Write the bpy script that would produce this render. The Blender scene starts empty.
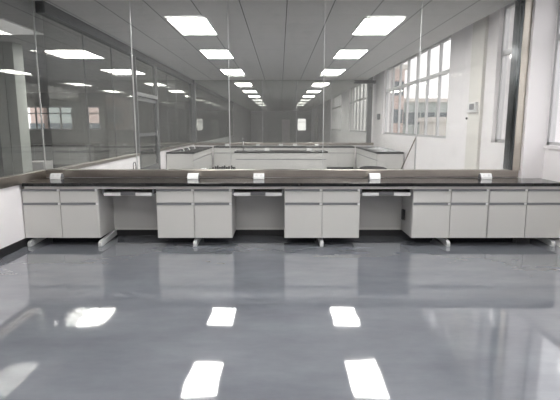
import bpy, bmesh, math, random
from mathutils import Vector, Matrix
random.seed(7)
S = bpy.context.scene
COL = S.collection
S.view_settings.view_transform = 'Standard'
S.view_settings.look = 'None'
S.view_settings.gamma = 1
S.view_settings.use_curve_mapping = False
S.view_settings.exposure = 1.7

# ------------------------------------------------------------------ materials
def newmat(name):
    m = bpy.data.materials.new(name); m.use_nodes = True
    nt = m.node_tree
    return m, nt, nt.nodes['Principled BSDF']

def setp(b, **kw):
    for k, v in kw.items():
        b.inputs[k.replace('_', ' ')].default_value = v

def mat(name, col, rough=.5, metal=0., var=.06, scale=6., bump=0., coat=0., spec=.5, stretch=None):
    """principled material with a little procedural variation"""
    m, nt, b = newmat(name)
    tc = nt.nodes.new('ShaderNodeTexCoord')
    mp = nt.nodes.new('ShaderNodeMapping')
    if stretch: mp.inputs['Scale'].default_value = stretch
    nz = nt.nodes.new('ShaderNodeTexNoise'); nz.inputs['Scale'].default_value = scale; nz.inputs['Detail'].default_value = 4
    nt.links.new(tc.outputs['Object'], mp.inputs['Vector']); nt.links.new(mp.outputs[0], nz.inputs['Vector'])
    mx = nt.nodes.new('ShaderNodeMix'); mx.data_type = 'RGBA'
    mx.inputs[6].default_value = tuple(c * (1 - var) for c in col) + (1,)
    mx.inputs[7].default_value = tuple(min(1, c * (1 + var)) for c in col) + (1,)
    nt.links.new(nz.outputs['Fac'], mx.inputs[0]); nt.links.new(mx.outputs[2], b.inputs['Base Color'])
    setp(b, Roughness=rough, Metallic=metal)
    b.inputs['Specular IOR Level'].default_value = spec
    b.inputs['Coat Weight'].default_value = coat
    if bump:
        bp = nt.nodes.new('ShaderNodeBump'); bp.inputs['Strength'].default_value = bump; bp.inputs['Distance'].default_value = .01
        nt.links.new(nz.outputs['Fac'], bp.inputs['Height']); nt.links.new(bp.outputs[0], b.inputs['Normal'])
    return m

def emis(name, col, st):
    m, nt, b = newmat(name)
    b.inputs['Base Color'].default_value = (.8, .8, .8, 1)
    b.inputs['Emission Color'].default_value = col + (1,)
    b.inputs['Emission Strength'].default_value = st
    return m

def glassmat(name, tint=(.93, .932, .925), haze=.075, smudge=.05, refl=.05):
    m = bpy.data.materials.new(name); m.use_nodes = True
    nt = m.node_tree; nt.nodes.clear(); N = nt.nodes.new; L = nt.links.new
    out = N('ShaderNodeOutputMaterial')
    tr = N('ShaderNodeBsdfTransparent'); tr.inputs[0].default_value = tint + (1,)
    gl = N('ShaderNodeBsdfGlossy'); gl.inputs['Roughness'].default_value = .01; gl.inputs['Color'].default_value = (.95, .95, .93, 1)
    lw = N('ShaderNodeLayerWeight'); lw.inputs['Blend'].default_value = .5
    pw = N('ShaderNodeMath'); pw.operation = 'POWER'; pw.inputs[1].default_value = 4.
    ml = N('ShaderNodeMath'); ml.operation = 'MULTIPLY_ADD'; ml.inputs[1].default_value = .6; ml.inputs[2].default_value = refl / 2
    L(lw.outputs['Facing'], pw.inputs[0]); L(pw.outputs[0], ml.inputs[0])
    m1 = N('ShaderNodeMixShader'); L(ml.outputs[0], m1.inputs[0]); L(tr.outputs[0], m1.inputs[1]); L(gl.outputs[0], m1.inputs[2])
    # wiping marks and dust on the new glass, plus haze painting its pale reflections
    tc = N('ShaderNodeTexCoord')
    nz = N('ShaderNodeTexNoise'); nz.inputs['Scale'].default_value = 7.; nz.inputs['Detail'].default_value = 8; nz.inputs['Distortion'].default_value = .7
    L(tc.outputs['Object'], nz.inputs['Vector'])
    rp = N('ShaderNodeMapRange'); rp.inputs[1].default_value = .5; rp.inputs[2].default_value = .72
    rp.inputs[3].default_value = haze / 2; rp.inputs[4].default_value = (haze + smudge) / 2
    L(nz.outputs['Fac'], rp.inputs[0])
    ts = N('ShaderNodeBsdfTranslucent'); ts.inputs[0].default_value = (.8, .8, .8, 1)
    df = N('ShaderNodeBsdfDiffuse'); df.inputs[0].default_value = (.8, .8, .8, 1)
    dd = N('ShaderNodeMixShader'); dd.inputs[0].default_value = .5; L(ts.outputs[0], dd.inputs[1]); L(df.outputs[0], dd.inputs[2])
    m2 = N('ShaderNodeMixShader'); L(rp.outputs[0], m2.inputs[0]); L(m1.outputs[0], m2.inputs[1]); L(dd.outputs[0], m2.inputs[2])
    L(m2.outputs[0], out.inputs[0])
    return m

def floor_mat():
    m, nt, b = newmat('grey_epoxy_floor'); N = nt.nodes.new; L = nt.links.new
    tc = N('ShaderNodeTexCoord')
    a = N('ShaderNodeTexNoise'); a.inputs['Scale'].default_value = 1.1; a.inputs['Detail'].default_value = 8; a.inputs['Roughness'].default_value = .65
    mp = N('ShaderNodeMapping'); mp.inputs['Scale'].default_value = (1, 2.2, 1)
    L(tc.outputs['Object'], mp.inputs[0]); L(mp.outputs[0], a.inputs['Vector'])
    cr = N('ShaderNodeValToRGB')
    cr.color_ramp.elements[0].position = .3; cr.color_ramp.elements[0].color = FLOOR_A + (1,)
    cr.color_ramp.elements[1].position = .72; cr.color_ramp.elements[1].color = FLOOR_B + (1,)
    L(a.outputs['Fac'], cr.inputs[0]); L(cr.outputs[0], b.inputs['Base Color'])
    b.inputs['Roughness'].default_value = .05
    b.inputs['IOR'].default_value = 1.5
    b.inputs['Coat Weight'].default_value = .6; b.inputs['Coat Roughness'].default_value = .03
    w = N('ShaderNodeTexNoise'); w.inputs['Scale'].default_value = 1.5; w.inputs['Detail'].default_value = 2.
    L(tc.outputs['Object'], w.inputs['Vector'])
    bp = N('ShaderNodeBump'); bp.inputs['Strength'].default_value = .22; bp.inputs['Distance'].default_value = .012
    L(w.outputs['Fac'], bp.inputs['Height']); L(bp.outputs[0], b.inputs['Normal']); L(bp.outputs[0], b.inputs['Coat Normal'])
    return m

def ceiling_mat(name, col, ox=.09, oy=.3):
    m, nt, b = newmat(name); N = nt.nodes.new; L = nt.links.new
    tc = N('ShaderNodeTexCoord'); sp = N('ShaderNodeSeparateXYZ'); L(tc.outputs['Object'], sp.inputs[0])
    def line(sock, off, w):
        a = N('ShaderNodeMath'); a.operation = 'SUBTRACT'; L(sock, a.inputs[0]); a.inputs[1].default_value = off
        d = N('ShaderNodeMath'); d.operation = 'DIVIDE'; L(a.outputs[0], d.inputs[0]); d.inputs[1].default_value = .6
        r = N('ShaderNodeMath'); r.operation = 'ROUND'; L(d.outputs[0], r.inputs[0])
        s = N('ShaderNodeMath'); s.operation = 'SUBTRACT'; L(d.outputs[0], s.inputs[0]); L(r.outputs[0], s.inputs[1])
        ab = N('ShaderNodeMath'); ab.operation = 'ABSOLUTE'; L(s.outputs[0], ab.inputs[0])
        lt = N('ShaderNodeMath'); lt.operation = 'LESS_THAN'; L(ab.outputs[0], lt.inputs[0]); lt.inputs[1].default_value = w / .6 / 2
        return lt.outputs[0]
    lx = line(sp.outputs[0], ox, .012); ly = line(sp.outputs[1], oy, .010)
    m1 = N('ShaderNodeMix'); m1.data_type = 'RGBA'; m1.inputs[6].default_value = col + (1,)
    m1.inputs[7].default_value = tuple(c * .66 for c in col) + (1,); L(ly, m1.inputs[0])
    m2 = N('ShaderNodeMix'); m2.data_type = 'RGBA'; L(m1.outputs[2], m2.inputs[6])
    m2.inputs[7].default_value = tuple(c * .22 for c in col) + (1,); L(lx, m2.inputs[0])
    L(m2.outputs[2], b.inputs['Base Color']); b.inputs['Roughness'].default_value = .75
    b.inputs['Specular IOR Level'].default_value = .2
    return m

FLOOR_A = (.142, .151, .174); FLOOR_B = (.212, .223, .250)
M = {}
M['floor'] = floor_mat()
M['ceiling'] = ceiling_mat('ceiling_tiles', (.62, .61, .595))
M['white_wall'] = mat('white_plaster', (.88, .85, .86), .7, var=.02, scale=3)
M['pale_green'] = mat('pale_green_paint', (.52, .55, .51), .6, var=.03)
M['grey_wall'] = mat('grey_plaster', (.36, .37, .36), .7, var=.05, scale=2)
M['steel'] = mat('brushed_steel', (.48, .45, .40), .28, 1., var=.10, scale=7, stretch=(1, 1, 14))
M['steel_h'] = mat('brushed_steel_ledge', (.40, .365, .33), .30, 1., var=.22, scale=4, stretch=(1.2, 1, 8))
M['alu'] = mat('aluminium_frame', (.55, .55, .56), .4, .6, var=.04)
M['darksteel'] = mat('dark_polished_steel', (.16, .17, .18), .18, 1., var=.1)
M['postdark'] = mat('grey_post', (.22, .225, .23), .45, .3, var=.06)
M['darkframe'] = mat('dark_grey_frame', (.10, .105, .11), .45, .3, var=.1)
M['cab'] = mat('warm_grey_steel_cabinet', (.61, .60, .58), .38, var=.03, scale=2.5)
M['cabside'] = mat('grey_cabinet_side', (.55, .54, .53), .42, var=.03)
M['topmatt'] = mat('black_worktop_matt', (.012, .012, .013), .45, var=.3, scale=9, spec=.25)
M['handle'] = mat('grey_pull_strip', (.24, .245, .26), .4, .3, var=.05)
M['top'] = mat('black_resin_worktop', (.010, .010, .011), .13, var=.3, scale=9, spec=.35)
M['white_pl'] = mat('white_plastic', (.82, .82, .82), .35, var=.02)
M['grey_pl'] = mat('grey_plastic', (.16, .16, .17), .5, var=.1)
M['black_pl'] = mat('black_plastic', (.02, .02, .022), .45, var=.2)
M['leg'] = mat('light_steel_leg', (.62, .63, .63), .35, var=.03)
M['lamp'] = emis('lamp_diffuser', (1., .99, .96), 7.5)
M['lampdim'] = emis('lamp_diffuser_dim', (1., .99, .95), .7)
M['lampfaint'] = emis('lamp_diffuser_faint', (1., .98, .94), .09)
M['glass'] = glassmat('partition_glass')
M['glass_far'] = glassmat('partition_glass_far', (.82, .83, .81), .06, .05, .04)
M['winglass'] = glassmat('window_glass', (.94, .94, .94), .04, .03, .02)
M['seam'] = mat('silicone_seam', (.45, .45, .45), .4, var=.05)
M['pink'] = mat('pink_render', (.66, .52, .47), .8, var=.05)
M['cream'] = mat('cream_render', (.70, .67, .62), .8, var=.05)
M['cream_in'] = mat('beige_wall_strip', (.74, .72, .68), .7, var=.02)
M['teal'] = mat('grey_green_render', (.46, .52, .50), .8, var=.05)
M['bwin'] = mat('dark_window_glass', (.10, .13, .15), .2, var=.2)
M['ground'] = mat('pale_ground', (.35, .36, .33), .9, var=.2, scale=.2)
M['film'] = mat('plastic_film', (.42, .43, .43), .25, var=.1)
M['wood'] = mat('grey_brown_stick', (.20, .16, .13), .6, var=.2)
M['chrome'] = mat('chrome', (.75, .76, .77), .12, 1., var=.02)
M['chair'] = mat('charcoal_fabric', (.035, .037, .04), .8, var=.2, scale=30)

# ------------------------------------------------------------------ mesh helpers
ORDN = ['nearest', 'second', 'third', 'fourth', 'fifth', 'sixth', 'seventh', 'eighth', 'ninth', 'tenth', 'eleventh', 'twelfth']
class MB:
    def __init__(s): s.bm = bmesh.new()
    def box(s, x0, x1, y0, y1, z0, z1, bev=0.):
        r = bmesh.ops.create_cube(s.bm, size=1)
        vs = r['verts']
        for v in vs:
            v.co = Vector(((x0 + x1) / 2 + v.co.x * (x1 - x0), (y0 + y1) / 2 + v.co.y * (y1 - y0), (z0 + z1) / 2 + v.co.z * (z1 - z0)))
        if bev:
            es = list({e for v in vs for e in v.link_edges})
            bmesh.ops.bevel(s.bm, geom=es, offset=bev, segments=2, affect='EDGES', profile=.5)
        return s
    def tube(s, pts, r, seg=10, cap=True):
        pts = [Vector(p) for p in pts]; rings = []
        rs = r if isinstance(r, (list, tuple)) else [r] * len(pts)
        up = None
        for i, p in enumerate(pts):
            t = (pts[min(i + 1, len(pts) - 1)] - pts[max(i - 1, 0)]).normalized()
            if up is None: up = Vector((0, 0, 1)) if abs(t.z) < .9 else Vector((1, 0, 0))
            a = t.cross(up).normalized(); b = a.cross(t).normalized(); up = b
            rings.append([s.bm.verts.new(p + (a * math.cos(q) + b * math.sin(q)) * rs[i]) for q in [2 * math.pi * k / seg for k in range(seg)]])
        for A, B in zip(rings, rings[1:]):
            for k in range(seg): s.bm.faces.new((A[k], A[(k + 1) % seg], B[(k + 1) % seg], B[k]))
        if cap:
            s.bm.faces.new(rings[0][::-1]); s.bm.faces.new(rings[-1])
        return s
    def prism(s, prof, axis, a0, a1, bev=0.):
        """extrude a 2D outline along an axis ('x': prof=(y,z), 'y': prof=(x,z), 'z': prof=(x,y))"""
        def P(u, v, w): return {'x': (w, u, v), 'y': (u, w, v), 'z': (u, v, w)}[axis]
        A = [s.bm.verts.new(P(u, v, a0)) for u, v in prof]; B = [s.bm.verts.new(P(u, v, a1)) for u, v in prof]
        n = len(prof)
        fs = [s.bm.faces.new(A), s.bm.faces.new(B[::-1])]
        for k in range(n): fs.append(s.bm.faces.new((A[k], B[k], B[(k + 1) % n], A[(k + 1) % n])))
        if bev:
            es = list({e for f in fs for e in f.edges})
            bmesh.ops.bevel(s.bm, geom=es, offset=bev, segments=2, affect='EDGES', profile=.5)
        return s
    def build(s, name, m, parent=None, smooth=False):
        bmesh.ops.recalc_face_normals(s.bm, faces=s.bm.faces[:])
        me = bpy.data.meshes.new(name); s.bm.to_mesh(me); s.bm.free()
        if smooth:
            for p in me.polygons: p.use_smooth = True
        me.materials.append(m)
        o = bpy.data.objects.new(name, me); COL.objects.link(o)
        if parent: o.parent = parent
        return o

def struct(o): o['kind'] = 'structure'; return o
def tag(o, label, cat, group=None, kind=None):
    o['label'] = label; o['category'] = cat
    if group: o['group'] = group
    if kind: o['kind'] = kind
    return o
def empty(name, loc=(0, 0, 0), rz=0.):
    o = bpy.data.objects.new(name, None); COL.objects.link(o); o.location = loc; o.rotation_euler = (0, 0, rz); o.empty_display_size = .1
    return o
def copy_tree(o, parent=None):
    c = o.copy(); COL.objects.link(c); c.parent = parent
    for ch in [x for x in COL.objects if x.parent == o]: copy_tree(ch, c)
    return c
def copy_to(o, loc, rz=0., label=None, group=None):
    c = copy_tree(o); c.location = loc; c.rotation_euler = (0, 0, rz)
    if label: c['label'] = label
    if group: c['group'] = group
    return c

# ------------------------------------------------------------------ dimensions (camera above the origin, looking along +Y)
H = 3.0; CAMZ = 1.45; YG = 6.14; YB = 16.3; YE = 49.; YR = -5.0
XL = -3.10; XR = 3.25; XR1 = 3.40; XH = -13.; YH = 22.5; XJ = -8.25

# ------------------------------------------------------------------ setting
struct(MB().box(XH - .2, 3.7, YR - .2, YE + .2, -.2, 0).build('floor', M['floor']))
struct(MB().box(XH - .2, 2.95, YR - .2, YE + .2, H, H + .12).box(2.95, 3.7, YR - .2, YE + .2, H + .33, H + .45)
       .box(2.93, 2.95, YR - .2, YE + .2, H + .12, H + .45).build('ceiling', M['ceiling']))

def wall_x(name, x0, x1, y0, y1, zt, opens, m):
    """wall running in depth, with rectangular openings (y0,y1,z0,z1)"""
    b = MB(); y = y0
    for (a, c, z0, z1) in sorted(opens):
        if a > y: b.box(x0, x1, y, a, 0, zt)
        b.box(x0, x1, a, c, 0, z0)
        if z1 < zt: b.box(x0, x1, a, c, z1, zt)
        y = c
    if y < y1: b.box(x0, x1, y, y1, 0, zt)
    return struct(b.build(name, m))
R2W = [(6.36, 7.22, 1.2, 3.2), (9.2, 14.9, 1.2, 3.2), (17.4, 22.4, 1.2, 3.2), (25, 30, 1.2, 3.2)]
R1W = [(1.6, 5.985, 1.2, 3.2), (-4.4, .2, 1.2, 3.2)]
wall_x('wall_right', XR, XR + .25, 6.301, YE, H + .33, R2W, M['white_wall'])
wall_x('wall_right', XR1, XR1 + .2, YR, 6.0, H + .33, R1W, M['white_wall'])
struct(MB().box(3.13, XR1 + .2, 6.0, 6.30, 0, H + .33).build('wall_right_column', M['white_wall']))
# far end walls and left hall
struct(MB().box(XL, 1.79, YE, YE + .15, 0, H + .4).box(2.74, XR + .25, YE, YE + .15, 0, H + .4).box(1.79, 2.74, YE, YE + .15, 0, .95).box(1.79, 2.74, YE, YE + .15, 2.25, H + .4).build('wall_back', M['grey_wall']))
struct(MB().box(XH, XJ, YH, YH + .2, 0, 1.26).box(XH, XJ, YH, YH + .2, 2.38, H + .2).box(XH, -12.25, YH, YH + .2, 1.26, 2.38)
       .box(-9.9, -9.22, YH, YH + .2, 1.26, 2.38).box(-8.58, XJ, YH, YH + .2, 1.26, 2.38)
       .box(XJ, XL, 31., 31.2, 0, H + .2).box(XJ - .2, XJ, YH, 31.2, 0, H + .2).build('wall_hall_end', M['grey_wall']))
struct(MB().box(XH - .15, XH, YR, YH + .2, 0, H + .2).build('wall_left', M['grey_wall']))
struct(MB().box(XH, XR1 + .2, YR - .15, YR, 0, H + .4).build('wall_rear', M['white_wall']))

# --- windows in the right wall: frame, panes
WN = [0]
def window_x(xf, y0, y1, z0, z1, n, tz=2.52, glass=True, dark=False):
    WN[0] += 1
    w = empty('window_%d' % WN[0], (xf, (y0 + y1) / 2, z0)); w['kind'] = 'structure'
    hy = (y1 - y0) / 2; hz = z1 - z0; t = .05
    f = MB().box(-.035, .035, -hy, -hy + t, 0, hz).box(-.035, .035, hy - t, hy, 0, hz).box(-.035, .035, -hy, hy, 0, t).box(-.035, .035, -hy, hy, hz - t, hz)
    f.box(-.04, .04, -hy, hy, tz - z0 - .035, tz - z0 + .035)
    f.build('window_frame', M['alu'], w)
    st = 2 * hy / n
    for k in range(1, n):
        MB().box(-.03, .03, -hy + k * st - .022, -hy + k * st + .022, t, hz - t).build('mullion', M['alu'], w)
    for k in range(n):
        MB().box(-.004, .004, -hy + k * st, -hy + (k + 1) * st, .02, hz - .02).build('pane', M['winglass'], w)
    return w
for i, (a, c, z0, z1) in enumerate(R2W): window_x(XR + .1, a, c, z0, z1, max(1, round((c - a) / .8)))
for (a, c, z0, z1) in R1W: window_x(XR1 + .045, a, c, z0, z1, max(1, round((c - a) / .85)))
# inner sill slabs
for k, (a, c, z0, z1) in enumerate(R1W[:1]):
    struct(MB().box(XR1 - .03, XR1 + .1, a, c, z0 - .03, z0 + .01).build('trim_1', M['white_wall']))
# end-of-hall windows
def window_y(y, x0, x1, z0, z1, n):
    WN[0] += 1
    w = empty('window_%d' % WN[0], ((x0 + x1) / 2, y, z0)); w['kind'] = 'structure'
    hx = (x1 - x0) / 2; hz = z1 - z0; t = .06
    MB().box(-hx, -hx + t, -.04, .04, 0, hz).box(hx - t, hx, -.04, .04, 0, hz).box(-hx, hx, -.04, .04, 0, t).box(-hx, hx, -.04, .04, hz - t, hz).box(-hx, hx, -.03, .03, hz * .68, hz * .68 + .05).build('window_frame', M['alu'], w)
    for k in range(1, n): MB().box(-hx + 2 * hx * k / n - .03, -hx + 2 * hx * k / n + .03, -.03, .03, t, hz - t).build('mullion', M['alu'], w)
    for k in range(n): MB().box(-hx + 2 * hx * k / n, -hx + 2 * hx * (k + 1) / n, -.004, .004, .02, hz - .02).build('pane', M['winglass'], w)

window_y(YH + .1, -12.25, -9.9, 1.26, 2.38, 4)
window_y(YH + .1, -9.22, -8.58, 1.26, 2.38, 1)

# ------------------------------------------------------------------ glass partitions
GR_F = 'glass panes of the front partition'; GR_L = 'glass panes of the left partition'; GR_B = 'glass panes of the rear partition'
def pane_y(x0, x1, y, z0, z1, label, group, m='glass', seam=True):
    t = empty('glass_pane', ((x0 + x1) / 2, y, z0)); tag(t, label, 'glass pane', group)
    h = (x1 - x0) / 2
    MB().box(-h + .004, h - .004, -.006, .006, 0, z1 - z0).build('glass_sheet', M[m], t)
    if seam: MB().box(h - .006, h + .004, -.008, .008, 0, z1 - z0).build('silicone_seam', M['seam'], t)
    return t
def pane_x(y0, y1, x, z0, z1, label, group, m='glass', seam=True):
    t = empty('glass_pane', (x, (y0 + y1) / 2, z0)); tag(t, label, 'glass pane', group)
    h = (y1 - y0) / 2
    MB().box(-.006, .006, -h + .004, h - .004, 0, z1 - z0).build('glass_sheet', M[m], t)
    if seam: MB().box(-.008, .008, h - .004, h + .003, 0, z1 - z0).build('silicone_seam', M['postdark'], t)
    return t
ZS = .88
ORD = ['leftmost', 'second from left', 'middle', 'second from right', 'rightmost']
xs = [-3.10, -1.885, -.655, .565, 1.785, 3.018]
for k in range(5):
    pane_y(xs[k], xs[k + 1], YG, ZS, H, 'tall clear glass pane rising behind the black bench, %s of five' % ORD[k], GR_F, seam=k < 4)
# steel ledge under the front glass, low wall behind the bench, steel end post
tag(MB().box(-3.165, 3.128, YG - .06, YG + .07, .785, ZS, .004).build('steel_ledge', M['steel_h']), 'long brushed steel ledge carrying the front glass panes, behind the black bench top', 'ledge')
struct(MB().box(-3.14, 3.128, YG - .05, YG + .05, .12, .783).build('wall_front_low', M['white_wall']))
struct(MB().box(-3.14, 3.128, YG - .05, YG + .05, 0, .12).build('shade_strip_front', M['black_pl']))  # black strip painting in the deep shade below the bench
p = empty('steel_post', (3.075, YG, ZS)); tag(p, 'broad brushed steel post at the right end of the front glass', 'post')
MB().box(-.045, .05, -.09, .15, 0, H + .33 - ZS, .004).build('post_body', M['steel'], p)
MB().box(-.055, -.045, -.08, .15, 0, H + .3 - ZS).build('dark_channel', M['darksteel'], p)
# left partition: front section beside the photographer's room
struct(MB().box(-3.17, -3.107, YR, YG - .06, .10, .76).build('wall_left_low', M['white_wall']))
struct(MB().box(-3.16, -3.10, YR, YG - .06, 0, .10).build('baseboard_left', M['black_pl']))
tag(MB().box(-3.17, -3.07, YR, YG - .06, .765, ZS, .004).build('steel_ledge', M['steel_h']), 'brushed steel ledge on the white low wall at the far left', 'ledge')
ys = [YG - 1.22 * k for k in range(10)]
for k in range(9):
    pane_x(ys[k + 1], ys[k], -3.10, ZS, H, ['clear glass pane above the left low wall, next to the front corner',
        'clear glass pane above the left low wall, second from the front corner'][k] if k < 2 else 'clear glass pane above the left low wall, outside the photo frame', GR_L, seam=k > 0)
# corner seam post
struct(MB().box(-3.108, -3.096, YG - .012, YG + .012, ZS, H).build('trim_2', M['seam']))
# left partition, deeper room
struct(MB().box(-3.07, -2.97, YG + .07, 9.86, 0, .83).box(-3.07, -2.97, 11.58, YB - .08, 0, .83).build('wall_left_panel', M['white_wall']))
tag(MB().box(-3.09, -2.95, YG + .07, 9.86, .83, ZS, .004).build('steel_ledge', M['steel_h']), 'steel ledge on the white left wall running from the corner to the doorway behind glass', 'ledge')
tag(MB().box(-3.09, -2.95, 11.58, YB - .08, .83, ZS, .004).build('steel_ledge', M['steel_h']), 'steel ledge on the left wall beyond the doorway behind glass', 'ledge')
for k in range(3):
    a = YG + .07 + k * 1.203
    pane_x(a, a + 1.203, -3.02, ZS, 2.86, 'left side glass pane behind the front partition, %s' % ['nearest the corner', 'halfway to the doorway', 'beside the doorway frame'][k], GR_L, seam=k < 2)
for k in range(4):
    a = 11.58 + k * 1.145
    pane_x(a, a + 1.145, -3.02, ZS, 2.86, 'left side glass pane beyond the doorway, %s' % ['first after the frame', 'second after the frame', 'third after the frame', 'last before the rear corner'][k], GR_L, 'glass_far', seam=k < 3)
struct(MB().box(-3.08, -2.96, YG + .02, YB, 2.86, H + .02).build('trim_3', M['darkframe']))
# door in the left partition
d = empty('door_1', (-3.02, 10.72, 0)); d['kind'] = 'structure'
fr = MB().box(-.05, .05, -.85, -.80, 0, 2.86).box(-.05, .05, .80, .85, 0, 2.86).box(-.05, .05, -.8, .8, 2.08, 2.16)
fr.build('door_frame', M['postdark'], d)
lf = MB().box(-.025, .025, -.79, .79, .02, .55).box(-.025, .025, -.79, -.70, .55, 2.06).box(-.025, .025, .70, .79, .55, 2.06).box(-.025, .025, -.7, .7, 1.98, 2.06).box(-.025, .025, -.7, .7, 1.22, 1.30)
lf.build('door_leaf', M['darkframe'], d)
MB().box(-.005, .005, -.7, .7, .55, 1.98).build('pane', M['glass_far'], d)
MB().tube([(.03, .55, 1.0), (.08, .55, 1.0), (.08, .55, 1.35), (.03, .55, 1.35)], .012).build('door_handle', M['chrome'], d)
MB().box(-.005, .005, -.8, .8, 2.16, 2.86).build('transom_pane', M['glass_far'], d)
# rear partition of the deeper room
struct(MB().box(XL, XR, YB - .05, YB + .05, 0, .79).build('wall_back_low', M['white_wall']))
tag(MB().box(XL, XR, YB - .07, YB + .07, .792, ZS, .004).build('steel_ledge', M['steel_h']), 'steel ledge under the rear glass partition at the back of the second room', 'ledge')
xb = [-2.89, -1.75, -.6, .57, 1.75, 2.99]
for k in range(5):
    pane_y(xb[k], xb[k + 1], YB, ZS, H, 'hazy glass pane of the rear partition, %s of five' % ORD[k], GR_B, 'glass_far', seam=k < 4)
pb = empty('steel_post', (3.08, YB, ZS)); tag(pb, 'grey steel post with top bracket at the right end of the rear glass', 'post')
MB().box(-.08, .08, -.06, .06, 0, H + .3 - ZS).build('post_body', M['postdark'], pb)
MB().box(-.55, .17, -.12, .12, 2.0, 2.1).build('top_bracket', M['darkframe'], pb)
pc = tag(MB().box(-3.06, -2.90, YB - .08, YB + .08, ZS, H).build('steel_post', M['darkframe']), 'dark post at the left rear corner of the second room', 'post')

# ------------------------------------------------------------------ lab bench in front
YF = 5.50; ZT = .78
CG = 'two-column cabinets under the front bench'
def cabinet_unit(n, w=.455, depth=.50, z0=.10, z1=.705, blank=False):
    """steel base cabinet, n columns of one drawer over one door; local origin at floor, front face at y=0"""
    t = empty('base_cabinet'); hw = n * w / 2
    MB().box(-hw, hw, .018, depth, z0, z1, .003).build('body', M['cabside'], t)
    for k in range(n):
        a = -hw + k * w + .004; b = -hw + (k + 1) * w - .004
        dr = MB().box(a, b, 0, .018, .540, z1 - .030, .003).build('drawer', M['cab'], t)
        MB().box(a + .004, b - .03, -.004, .014, z1 - .028, z1 - .004, .002).build('pull_strip', M['handle'], dr)
        MB().box(b - .026, b, .0, .016, z1 - .028, z1 - .004).build('end_cap', M['white_pl'], dr)
        do = MB().box(a, b, 0, .018, z0 + .004, .508, .003).build('door', M['cab'], t)
        MB().box(a + .004, b - .03, -.004, .014, .511, .536, .002).build('pull_strip', M['handle'], do)
        MB().box(b - .026, b, .0, .016, .511, .536).build('end_cap', M['white_pl'], do)
    return t
c0 = cabinet_unit(2)
labs = ['two-column grey cabinet against the left low wall, under the black bench', 'two-column grey cabinet between the left and middle knee spaces',
        'two-column grey cabinet in the middle, between the middle and right knee spaces', 'two-column grey cabinet just right of the right knee space', 'two-column grey cabinet at the right end, cut by the frame edge']
cxs = [-2.645, -1.035, .508, 2.055, 2.972]
for k, (cx, lb) in enumerate(zip(cxs, labs)):
    c = c0 if k == 0 else copy_tree(c0)
    c.location = (cx, YF + .02, 0); tag(c, lb, 'cabinet', CG)
# bench frame: apron rail, C-legs, back panel
fb = empty('lab_bench', (.2, YF, 0)); tag(fb, 'long laboratory bench with black top and light C-shaped legs across the foreground', 'bench')
MB().box(-3.26, 3.18, .018, .055, .706, .740).build('front_rail', M['cab'], fb)
MB().box(-3.26, 3.18, .543, .556, .09, .740).build('back_panel', M['cabside'], fb)
MB().box(-3.26, 3.18, .535, .5425, .09, .115).build('lower_rail', M['cab'], fb)
for x in (-3.05, -2.19, -1.035, .508, 2.05, 3.33):
    b = MB().prism([(-.0, .0), (-.0, .045), (.03, .065), (.545, .095), (.545, .02), (.06, .0)], 'x', x - .2 - .022, x - .2 + .022, .004)
    lg = b.build('leg', M['leg'], fb)
    MB().box(x - .2 - .045, x - .2 - .005, .522, .542, .06, .739).build('upright', M['leg'], lg)
wt = MB().box(-3.065 - .2, XR1 - .02 - .2, -.02, YG - .062 - YF, .740, ZT, .004).build('worktop', M['top'], fb); wt['label'] = 'glossy black resin worktop'
# keyboard trays
KG = 'pull-out trays in the knee spaces'
def tray():
    t = empty('keyboard_tray')
    MB().box(-.29, .29, .03, .36, .640, .653).build('tray_board', M['cab'], t)
    MB().box(-.29, -.09, 0, .03, .618, .660, .006).build('front_lip', M['white_pl'], t)
    MB().box(.09, .29, 0, .03, .618, .660, .006).build('front_lip', M['white_pl'], t)
    MB().box(-.09, .09, .004, .03, .626, .668, .003).build('finger_grip', M['grey_pl'], t)
    for s in (-1, 1): MB().box(s * .302 - .01, s * .302 + .01, .02, .40, .640, .706).build('slide_rail', M['grey_pl'], t)
    return t
t0 = tray()
for k, (x, lb) in enumerate([(-1.83, 'left'), (-.265, 'middle'), (1.28, 'right')]):
    t = t0 if k == 0 else copy_tree(t0)
    t.location = (x, YF + .03, 0); tag(t, 'white pull-out keyboard tray with a dark finger grip in the %s knee space' % lb, 'tray', KG)
tag(MB().box(1.555, 1.588, 5.80, 5.86, .27, .40, .004).build('wall_socket', M['black_pl']), 'small black socket on the cabinet side in the right knee space', 'socket')

# power boxes on the worktops
def power_box(s=1.):
    t = empty('power_box')
    MB().prism([(-.055 * s, 0), (-.050 * s, .028 * s), (-.022 * s, .078 * s), (.022 * s, .078 * s), (.050 * s, .028 * s), (.055 * s, 0)], 'x', -.075 * s, .075 * s, .004 * s).build('housing', M['white_pl'], t)
    for q in (-1, 1):
        MB().prism([(-.050 * s, .004), (-.046 * s, .028 * s), (-.02 * s, .073 * s), (.02 * s, .073 * s), (.046 * s, .028 * s), (.050 * s, .004)], 'x', q * .075 * s, q * .081 * s).build('end_cap', M['grey_pl'], t)
        # socket plate with pin slots on the sloping front face
    def fp(u, v, d):  # u along x, v up the slope, d out of the slope
        a = math.atan2(.05, .028); y = -.036 + v * math.cos(a) - d * math.sin(a); z = .053 + v * math.sin(a) + d * math.cos(a)
        return (u * s, (y - .001) * s, (z - .001) * s)
    for cx in (-.033, .033):
        b = MB()
        for (u0, u1, v0, v1) in ((-.012, -.006, -.012, 0), (.006, .012, -.012, 0), (-.003, .003, .004, .014)):
            vs = [b.bm.verts.new(fp(cx + u, v, d)) for d in (0, .0022) for (u, v) in ((u0, v0), (u1, v0), (u1, v1), (u0, v1))]
            for f in ((0, 1, 2, 3), (4, 5, 6, 7), (0, 1, 5, 4), (1, 2, 6, 5), (2, 3, 7, 6), (3, 0, 4, 7)): b.bm.faces.new([vs[i] for i in f])
        b.build('socket_slots', M['cabside'], t)
    return t
pb0 = power_box(.92)
PBG = 'white power boxes on the front bench'
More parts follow.
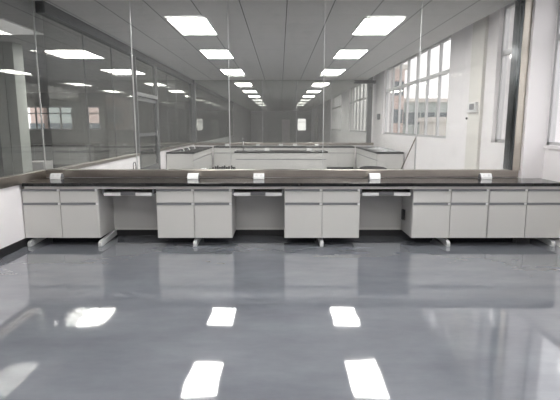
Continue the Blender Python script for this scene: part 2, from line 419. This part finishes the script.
for k, (x, lb) in enumerate([(-2.86, 'at the left end near the corner seam'), (-1.11, 'above the second cabinet'), (-.27, 'above the middle knee space'), (1.21, 'above the right knee space'), (2.63, 'near the steel post at right')]):
    c = pb0 if k == 0 else copy_tree(pb0)
    c.location = (x, 5.93, ZT); tag(c, 'white power box on the front bench, ' + lb, 'power box', PBG)

# ------------------------------------------------------------------ benches of the second room
def run(loc, rz, n, label, bm='cab', w=.6, depth=.7, over=.02):
    """a white bench run: cabinet with drawers/doors, origin front left at the floor, front faces -y local"""
    t = empty('wall_bench', loc, rz); tag(t, label, 'bench')
    L = n * w
    MB().box(0, L, .02, depth, .10, .738).build('body', M[bm], t)
    MB().box(.02, L - .02, .07, depth, 0, .10).build('plinth', M['darkframe'], t)
    for k in range(n):
        a, b = k * w + .004, (k + 1) * w - .004
        dr = MB().box(a, b, 0, .02, .575, .735, .003).build('drawer', M[bm], t)
        MB().box(a + .01, b - .01, -.005, .012, .556, .573).build('pull_strip', M['handle'], dr)
        MB().box(a, b, 0, .02, .108, .553, .003).build('door', M[bm], t)
    MB().box(-over, L + over, -.02, depth, .738, .78, .003).build('worktop', M['topmatt'], t)
    return t
# left return (front faces +x), right return (front faces -x), back run, sink island
run((-2.25, 12.12, 0), math.pi / 2, 5, 'white bench with black top along the left wall of the second room', w=.66)
run((2.52, 15.43, 0), -math.pi / 2, 5, 'white bench with black top along the window wall of the second room', w=.66)
run((-2.2, 15.5, 0), 0, 8, 'long white bench with black top against the rear glass partition', w=.585, over=0.)
isl = run((-1.20, 12.5, 0), 0, 4, 'white island bench with black top and a tap in the middle of the second room', w=.615, depth=.75)
def tap(loc, label):
    t = empty('tap', loc); tag(t, label, 'tap')
    MB().tube([(0, 0, 0), (0, 0, .02)], .03).tube([(0, 0, .02), (0, 0, .26)], .012).build('column', M['chrome'], t, True)
    MB().tube([(0, 0, .26), (0, -.02, .32), (0, -.08, .35), (0, -.14, .33), (0, -.15, .27)], .009).build('spout', M['chrome'], t, True)
    MB().tube([(-.05, 0, .07), (.05, 0, .07)], .009).build('cross_handle', M['chrome'], t, True)
tap((-1.02, 13.0, ZT), 'tall chrome laboratory tap on the left end of the island bench')
# power boxes of the second room
G2 = 'white power boxes on the second room benches'
for (x, y, lb) in ((.06 - .42, 12.9, 'on the island bench, left of its centre'), (.8, 12.9, 'on the island bench towards its right end'),
                   (-1.80, 15.95, 'on the rear bench beyond the left end of the island'), (-.75, 15.95, 'on the rear bench behind the tap'), (.03, 15.95, 'on the rear bench straight ahead'), (.51, 15.95, 'on the rear bench just right of centre'), (1.25, 15.95, 'on the rear bench beyond the right end of the island')):
    copy_to(pb0, (x, y, ZT), 0, 'small white power box ' + lb, G2)
for k, y in enumerate((12.55, 13.2, 13.95)):
    copy_to(pb0, (-2.62 + .02 * k, y, ZT), math.pi / 2, 'white power box on the left bench of the second room, %s' % ['nearest the doorway', 'middle of three', 'farthest of three'][k], G2)
# crumpled film on right bench
def crumple(name, loc, sx, sy, sz, label, m, seed):
    rnd = random.Random(seed); b = MB()
    r = bmesh.ops.create_grid(b.bm, x_segments=14, y_segments=10, size=1.)
    for v in r['verts']:
        e = max(abs(v.co.x), abs(v.co.y)); k = max(0, 1 - e ** 3)
        v.co = Vector((v.co.x * sx + rnd.uniform(-.012, .012), v.co.y * sy + rnd.uniform(-.012, .012), .004 + k * sz * rnd.uniform(.25, 1.)))
    o = b.build(name, m); o.location = loc
    md = o.modifiers.new('s', 'SOLIDIFY'); md.thickness = .002; md.offset = 1
    return tag(o, label, 'plastic film')
crumple('plastic_film', (2.86, 12.5, ZT), .24, .30, .08, 'crumpled clear plastic film on the near end of the window bench', M['film'], 3)
crumple('plastic_film', (2.84, 13.6, ZT), .22, .34, .07, 'crumpled plastic film farther along the window bench', M['film'], 4)
# leaning stick, conduit, small boxes on the right wall
st = empty('broom', (3.12, 12.0, 0)); tag(st, 'thin dark stick leaning on the white wall beside the window bench', 'broom')
MB().tube([(-.12, .0, .02), (.10, -.95, 1.23)], .014).build('stick', M['wood'], st, True)
struct(MB().box(XR - .015, XR, 11.2, 11.22, .1, 1.2).build('trim_4', M['alu']))
th = empty('wall_controller', (XR - .05, 7.82, 1.76)); tag(th, 'small white control box with grey screen on the white wall right of the big window', 'control box')
MB().box(-.05, 0, -.17, .17, -.085, .075, .004).build('case', M['white_pl'], th)
MB().box(-.055, -.048, -.12, .06, -.045, .05).build('screen', M['grey_pl'], th)
tag(MB().tube([(XR, 8.2, 1.58), (XR - .02, 8.2, 1.58)], .02).build('call_button', M['black_pl']), 'tiny black button on the white wall left of the control box', 'button')
tag(MB().box(XR - .06, XR, 15.3, 15.55, 1.66, 1.84, .004).build('wall_controller', M['grey_pl']), 'small dark box on the white wall beside the rear glass post', 'control box')
struct(MB().box(XR - .05, XR, 7.58, 8.06, 0, H + .33).build('trim_5', M['cream_in']))

# stools and a rack standing right behind the ledge
def chair(loc, rz, label):
    t = empty('lab_chair', loc, rz); tag(t, label, 'chair', 'low chairs behind the ledge')
    b = MB()
    pts = [(x / 4 * .22, .23 + .04 * (1 - (x / 4) ** 2), 0) for x in range(-4, 5)]
    A = []
    for (x, y, _) in pts:
        top = .80 - .03 * (abs(x) / .22) ** 3
        A.append([b.bm.verts.new((x, y, .46)), b.bm.verts.new((x, y, top)), b.bm.verts.new((x, y + .035, top)), b.bm.verts.new((x, y + .035, .46))])
    for P, Q in zip(A, A[1:]):
        for k in range(4): b.bm.faces.new((P[k], P[(k + 1) % 4], Q[(k + 1) % 4], Q[k]))
    b.bm.faces.new(A[0]); b.bm.faces.new(A[-1][::-1])
    b.build('backrest', M['chair'], t, False)
    MB().prism([(-.22, -.2), (.22, -.2), (.24, 0), (.2, .22), (-.2, .22), (-.24, 0)], 'z', .42, .47, .01).build('seat', M['chair'], t)
    MB().tube([(0, .2, .42), (0, .27, .44), (0, .265, .6)], .015).build('back_support', M['black_pl'], t, True)
    MB().tube([(0, 0, .42), (0, 0, .2)], .018).tube([(0, 0, .22), (0, 0, .09)], .026).build('column', M['chrome'], t, True)
    for k in range(5):
        a = k * 2 * math.pi / 5
        lg = MB().tube([(0, 0, .10), (.25 * math.cos(a), .25 * math.sin(a), .065)], [.022, .014]).build('leg', M['black_pl'], t, True)
        MB().tube([(.25 * math.cos(a) - .012 * math.sin(a), .25 * math.sin(a) + .012 * math.cos(a), .028), (.25 * math.cos(a) + .012 * math.sin(a), .25 * math.sin(a) - .012 * math.cos(a), .028)], .028, 12).build('caster', M['black_pl'], lg, True)
chair((.96, 7.65, 0), math.pi + .05, 'dark low-backed chair behind the ledge, its back edge flat, the left one of two')
chair((1.62, 7.9, 0), math.pi - .35, 'dark low-backed chair behind the ledge, turned slightly, the right one of two')
tb = empty('low_table', (-.99, 7.5, 0)); tag(tb, 'small white low table just behind the ledge left of centre', 'table')
MB().box(-.36, .25, -.2, .2, .70, .72, .003).build('tabletop', M['white_pl'], tb)
for sx in (-.34, .23):
    for sy in (-.18, .18): MB().box(sx - .012, sx + .012, sy - .012, sy + .012, 0, .70).build('leg', M['leg'], tb)
rk = empty('peg_rack', (-.90, 7.4, .72)); tag(rk, 'low black rack with uneven pegs showing just above the ledge left of centre', 'rack')
MB().box(-.18, .18, -.06, .06, 0, .055, .003).build('rack_base', M['black_pl'], rk)
for k in range(10):
    x = -.165 + k * .0366
    MB().box(x - .012, x + .012, -.02, .02, .055, .085 + .012 * ((k * 7) % 3), .002).build('peg', M['black_pl'], rk)
crumple('paper_scrap', (-1.22, 7.5, .72), .09, .07, .07, 'small crumpled white scrap on the low table beside the black rack', M['white_pl'], 9)['category'] = 'paper'
hk = tag(MB().tube([(-2.962, 9.55, .3), (-2.962, 9.55, .50), (-2.962, 9.55, .67), (-2.962, 9.51, .72), (-2.962, 9.42, .72), (-2.962, 9.38, .67), (-2.962, 9.38, .56)][1:], .008).build('cable_loop', M['black_pl'], None, True), 'black cable loop hanging on the white left wall behind glass', 'cable')

# ------------------------------------------------------------------ hall furniture on the left, far room doors
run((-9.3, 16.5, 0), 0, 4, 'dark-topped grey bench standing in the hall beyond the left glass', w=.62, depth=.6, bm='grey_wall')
tag(MB().box(-6.45, -6.0, 11.8, 12.3, 0, .55, .01).build('storage_box', M['cabside']), 'pale grey box on the hall floor beyond the left glass', 'box')
def door_y(x0, x1, y, z1, n):
    d = empty('door_%d' % n, ((x0 + x1) / 2, y, 0)); d['kind'] = 'structure'; h = (x1 - x0) / 2
    MB().box(-h, -h + .06, -.04, .02, 0, z1).box(h - .06, h, -.04, .02, 0, z1).box(-h, h, -.04, .02, z1 - .06, z1).build('door_frame', M['cream'], d)
    MB().box(-h + .06, h - .06, -.02, .0, 0, z1 - .06).build('door_leaf', M['cab'], d)
    MB().tube([(h - .14, -.02, 1.0), (h - .14, -.07, 1.0), (h - .26, -.07, 1.0)], .012).build('door_handle', M['chrome'], d)
door_y(.2, 1.0, YE - .02, 2.1, 2)
dx = empty('door_3', (XR - .02, 42., 0)); dx['kind'] = 'structure'
MB().box(-.04, .02, -1.5, 1.5, 0, 2.2).build('door_frame', M['cream'], dx)
MB().box(-.05, -.04, -1.4, 1.4, .02, 2.1).build('door_leaf', M['cab'], dx)
window_y(YE + .08, 1.79, 2.74, .95, 2.25, 1)

struct(MB().box(-5.36, -5.18, 9., 9.35, 0, H).box(-5.18, -5.165, 9.02, 9.35, 0, H).box(-5.165, -4.985, 9., 9.35, 0, H).build('trim_6', M['pale_green']))
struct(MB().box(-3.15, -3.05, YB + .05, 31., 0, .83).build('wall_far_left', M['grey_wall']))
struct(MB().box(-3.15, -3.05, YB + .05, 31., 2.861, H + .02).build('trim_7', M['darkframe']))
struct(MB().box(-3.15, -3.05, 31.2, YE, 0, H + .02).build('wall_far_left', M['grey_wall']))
for k in range(6):
    a = YB + .1 + k * 2.43
    pane_x(a, a + 2.43, -3.10, .83, 2.86, 'hazy side glass pane of the farthest room, %s counting away from the rear partition' % ORDN[k], GR_L, 'glass_far', seam=k < 5)
# ------------------------------------------------------------------ ceiling lights
def lamp(m):
    t = empty('ceiling_light')
    MB().box(-.3, .3, -.6, -.585, -.014, 0).box(-.3, .3, .585, .6, -.014, 0).box(-.3, -.285, -.585, .585, -.014, 0).box(.285, .3, -.585, .585, -.014, 0).build('frame', M['white_pl'], t)
    MB().box(-.285, .285, -.585, .585, -.012, -.001).build('diffuser', M[m], t)
    return t
protos = {}
def place_lamp(m, x, y, label, group):
    if m not in protos: c = protos[m] = lamp(m)
    else: c = copy_tree(protos[m])
    c.location = (x, y, H); tag(c, label, 'ceiling light', group)
ROWS = [7.68, 10.5, 13.8] + [17.9 + 3.6 * k for k in range(9)]
for k in range(12):
    y = ROWS[k]
    for x, s in ((-1.36, 'left'), (1.52, 'right')):
        place_lamp('lamp' if k < 6 else ('lampdim' if k < 9 else 'lampfaint'), x, y, 'white rectangular ceiling light, %s in the %s row over the second room' % (ORDN[k], s) if k < 3 else
                   'white rectangular ceiling light, %s in the %s row as it recedes' % (ORDN[k], s), 'ceiling lights in the %s central row' % s)
for k in range(7):
    y = ROWS[k]
    place_lamp('lamp' if k in (1, 2) else 'lampfaint', -4.33, y, 'ceiling light in the first hall row left of the side glass, %s from the front' % ORDN[k], 'ceiling lights in the inner hall row')
for k in range(2, 6 - 1):
    y = ROWS[k]
    if y < YH - .8: place_lamp('lamp' if k < 3 else 'lampfaint', -7.75, y, 'ceiling light in the outer hall row far left, %s from the front' % ORDN[k], 'ceiling lights in the outer hall row')
for k, y in enumerate((-2.2, 1.7, 4.8)):  # unseen lights added overhead to brighten the front room
    for x, s in ((-1.36, 'left'), (1.52, 'right')):
        place_lamp('lamp', x, y, 'added unseen ceiling light over the photographer, %s row, %s' % (s, ['behind', 'above', 'ahead'][k]), 'added ceiling lights over the photographer')

# ------------------------------------------------------------------ outside
struct(MB().box(-200, 300, -150, 300, -9.2, -9).build('ground', M['ground']))
def building(x, y, w, d, z1, m, nx, nz, label, face='x'):
    t = empty('building', (x, y, -9)); tag(t, label, 'building')
    h = z1 + 9
    MB().box(0, w, 0, d, 0, h).build('wall', M[m], t)
    MB().box(-.3, w + .3, -.3, d + .3, h, h + .5).build('roof', M['cream'], t)
    for i in range(nx):
        for j in range(nz):
            zz = 1.2 + j * (h - 1) / nz
            if face == 'x':
                c = d * (i + .5) / nx; MB().box(-.08, .05, c - .9, c + .9, zz, zz + 1.6).build('window', M['bwin'], t)
            else:
                c = w * (i + .5) / nx; MB().box(c - .9, c + .9, -.08, .05, zz, zz + 1.6).build('window', M['bwin'], t)
building(15, 64, 12, 14, 4.6, 'teal', 6, 4, 'grey-green block outside, seen through the lower panes of the big window', 'y')
building(12.6, 56, 2., 4, 8., 'pink', 1, 5, 'pale pinkish block outside, seen through the farthest panes of the big window', 'y')
building(16.3, 50, 2.6, 5, 1.9, 'cream', 2, 3, 'small low house outside, seen near the sill of the big window', 'y')
building(9.75, 20., .9, 3.5, 12., 'pink', 1, 6, 'narrow pink-brown block outside the window beside the steel post', 'y')
building(26, 44, 9, 12, 4.4, 'pink', 3, 4, 'pink block far outside the room window at right', 'y')
building(-31.7, 60, 1.6, 10, 8, 'pink', 1, 4, 'narrow pink block seen through the wide hall window at far left', 'y')
building(-29.3, 60, 3., 10, 8, 'teal', 2, 4, 'grey-green block seen through the wide hall window at far left', 'y')
building(-25.6, 60, 3.4, 10, 8, 'pink', 2, 4, 'pink block seen through the small square hall window', 'y')

# world
W = bpy.data.worlds.new('sky'); S.world = W; W.use_nodes = True
nt = W.node_tree; bg = nt.nodes['Background']
tc = nt.nodes.new('ShaderNodeTexCoord'); sp = nt.nodes.new('ShaderNodeSeparateXYZ'); cr = nt.nodes.new('ShaderNodeValToRGB')
nt.links.new(tc.outputs['Generated'], sp.inputs[0]); nt.links.new(sp.outputs[2], cr.inputs[0])
cr.color_ramp.elements[0].position = 0.; cr.color_ramp.elements[0].color = (.90, .87, .87, 1)
cr.color_ramp.elements[1].position = .5; cr.color_ramp.elements[1].color = (.94, .93, .96, 1)
nt.links.new(cr.outputs[0], bg.inputs[0]); bg.inputs[1].default_value = .75
# daylight portals in the window openings
for (xf, a, c) in [(XR + .22, a, c) for a, c, _, _ in R2W] + [(XR1 + .18, a, c) for a, c, _, _ in R1W]:
    l = bpy.data.lights.new('window_portal', 'AREA'); l.shape = 'RECTANGLE'; l.size = 2.0; l.size_y = c - a; l.cycles.is_portal = True
    o = bpy.data.objects.new('window_portal', l); COL.objects.link(o); o.location = (xf, (a + c) / 2, 2.2)
    o.rotation_euler = (0, math.pi / 2, 0)

# ------------------------------------------------------------------ camera
cam = bpy.data.cameras.new('camera'); co = bpy.data.objects.new('camera', cam); COL.objects.link(co)
cam.sensor_width = 36; cam.lens = 465 / 560 * 36; cam.clip_end = 600; cam.clip_start = .05
co.location = (0, 0, CAMZ); co.rotation_euler = (math.radians(90 - 9.04), 0, 0)
S.camera = co
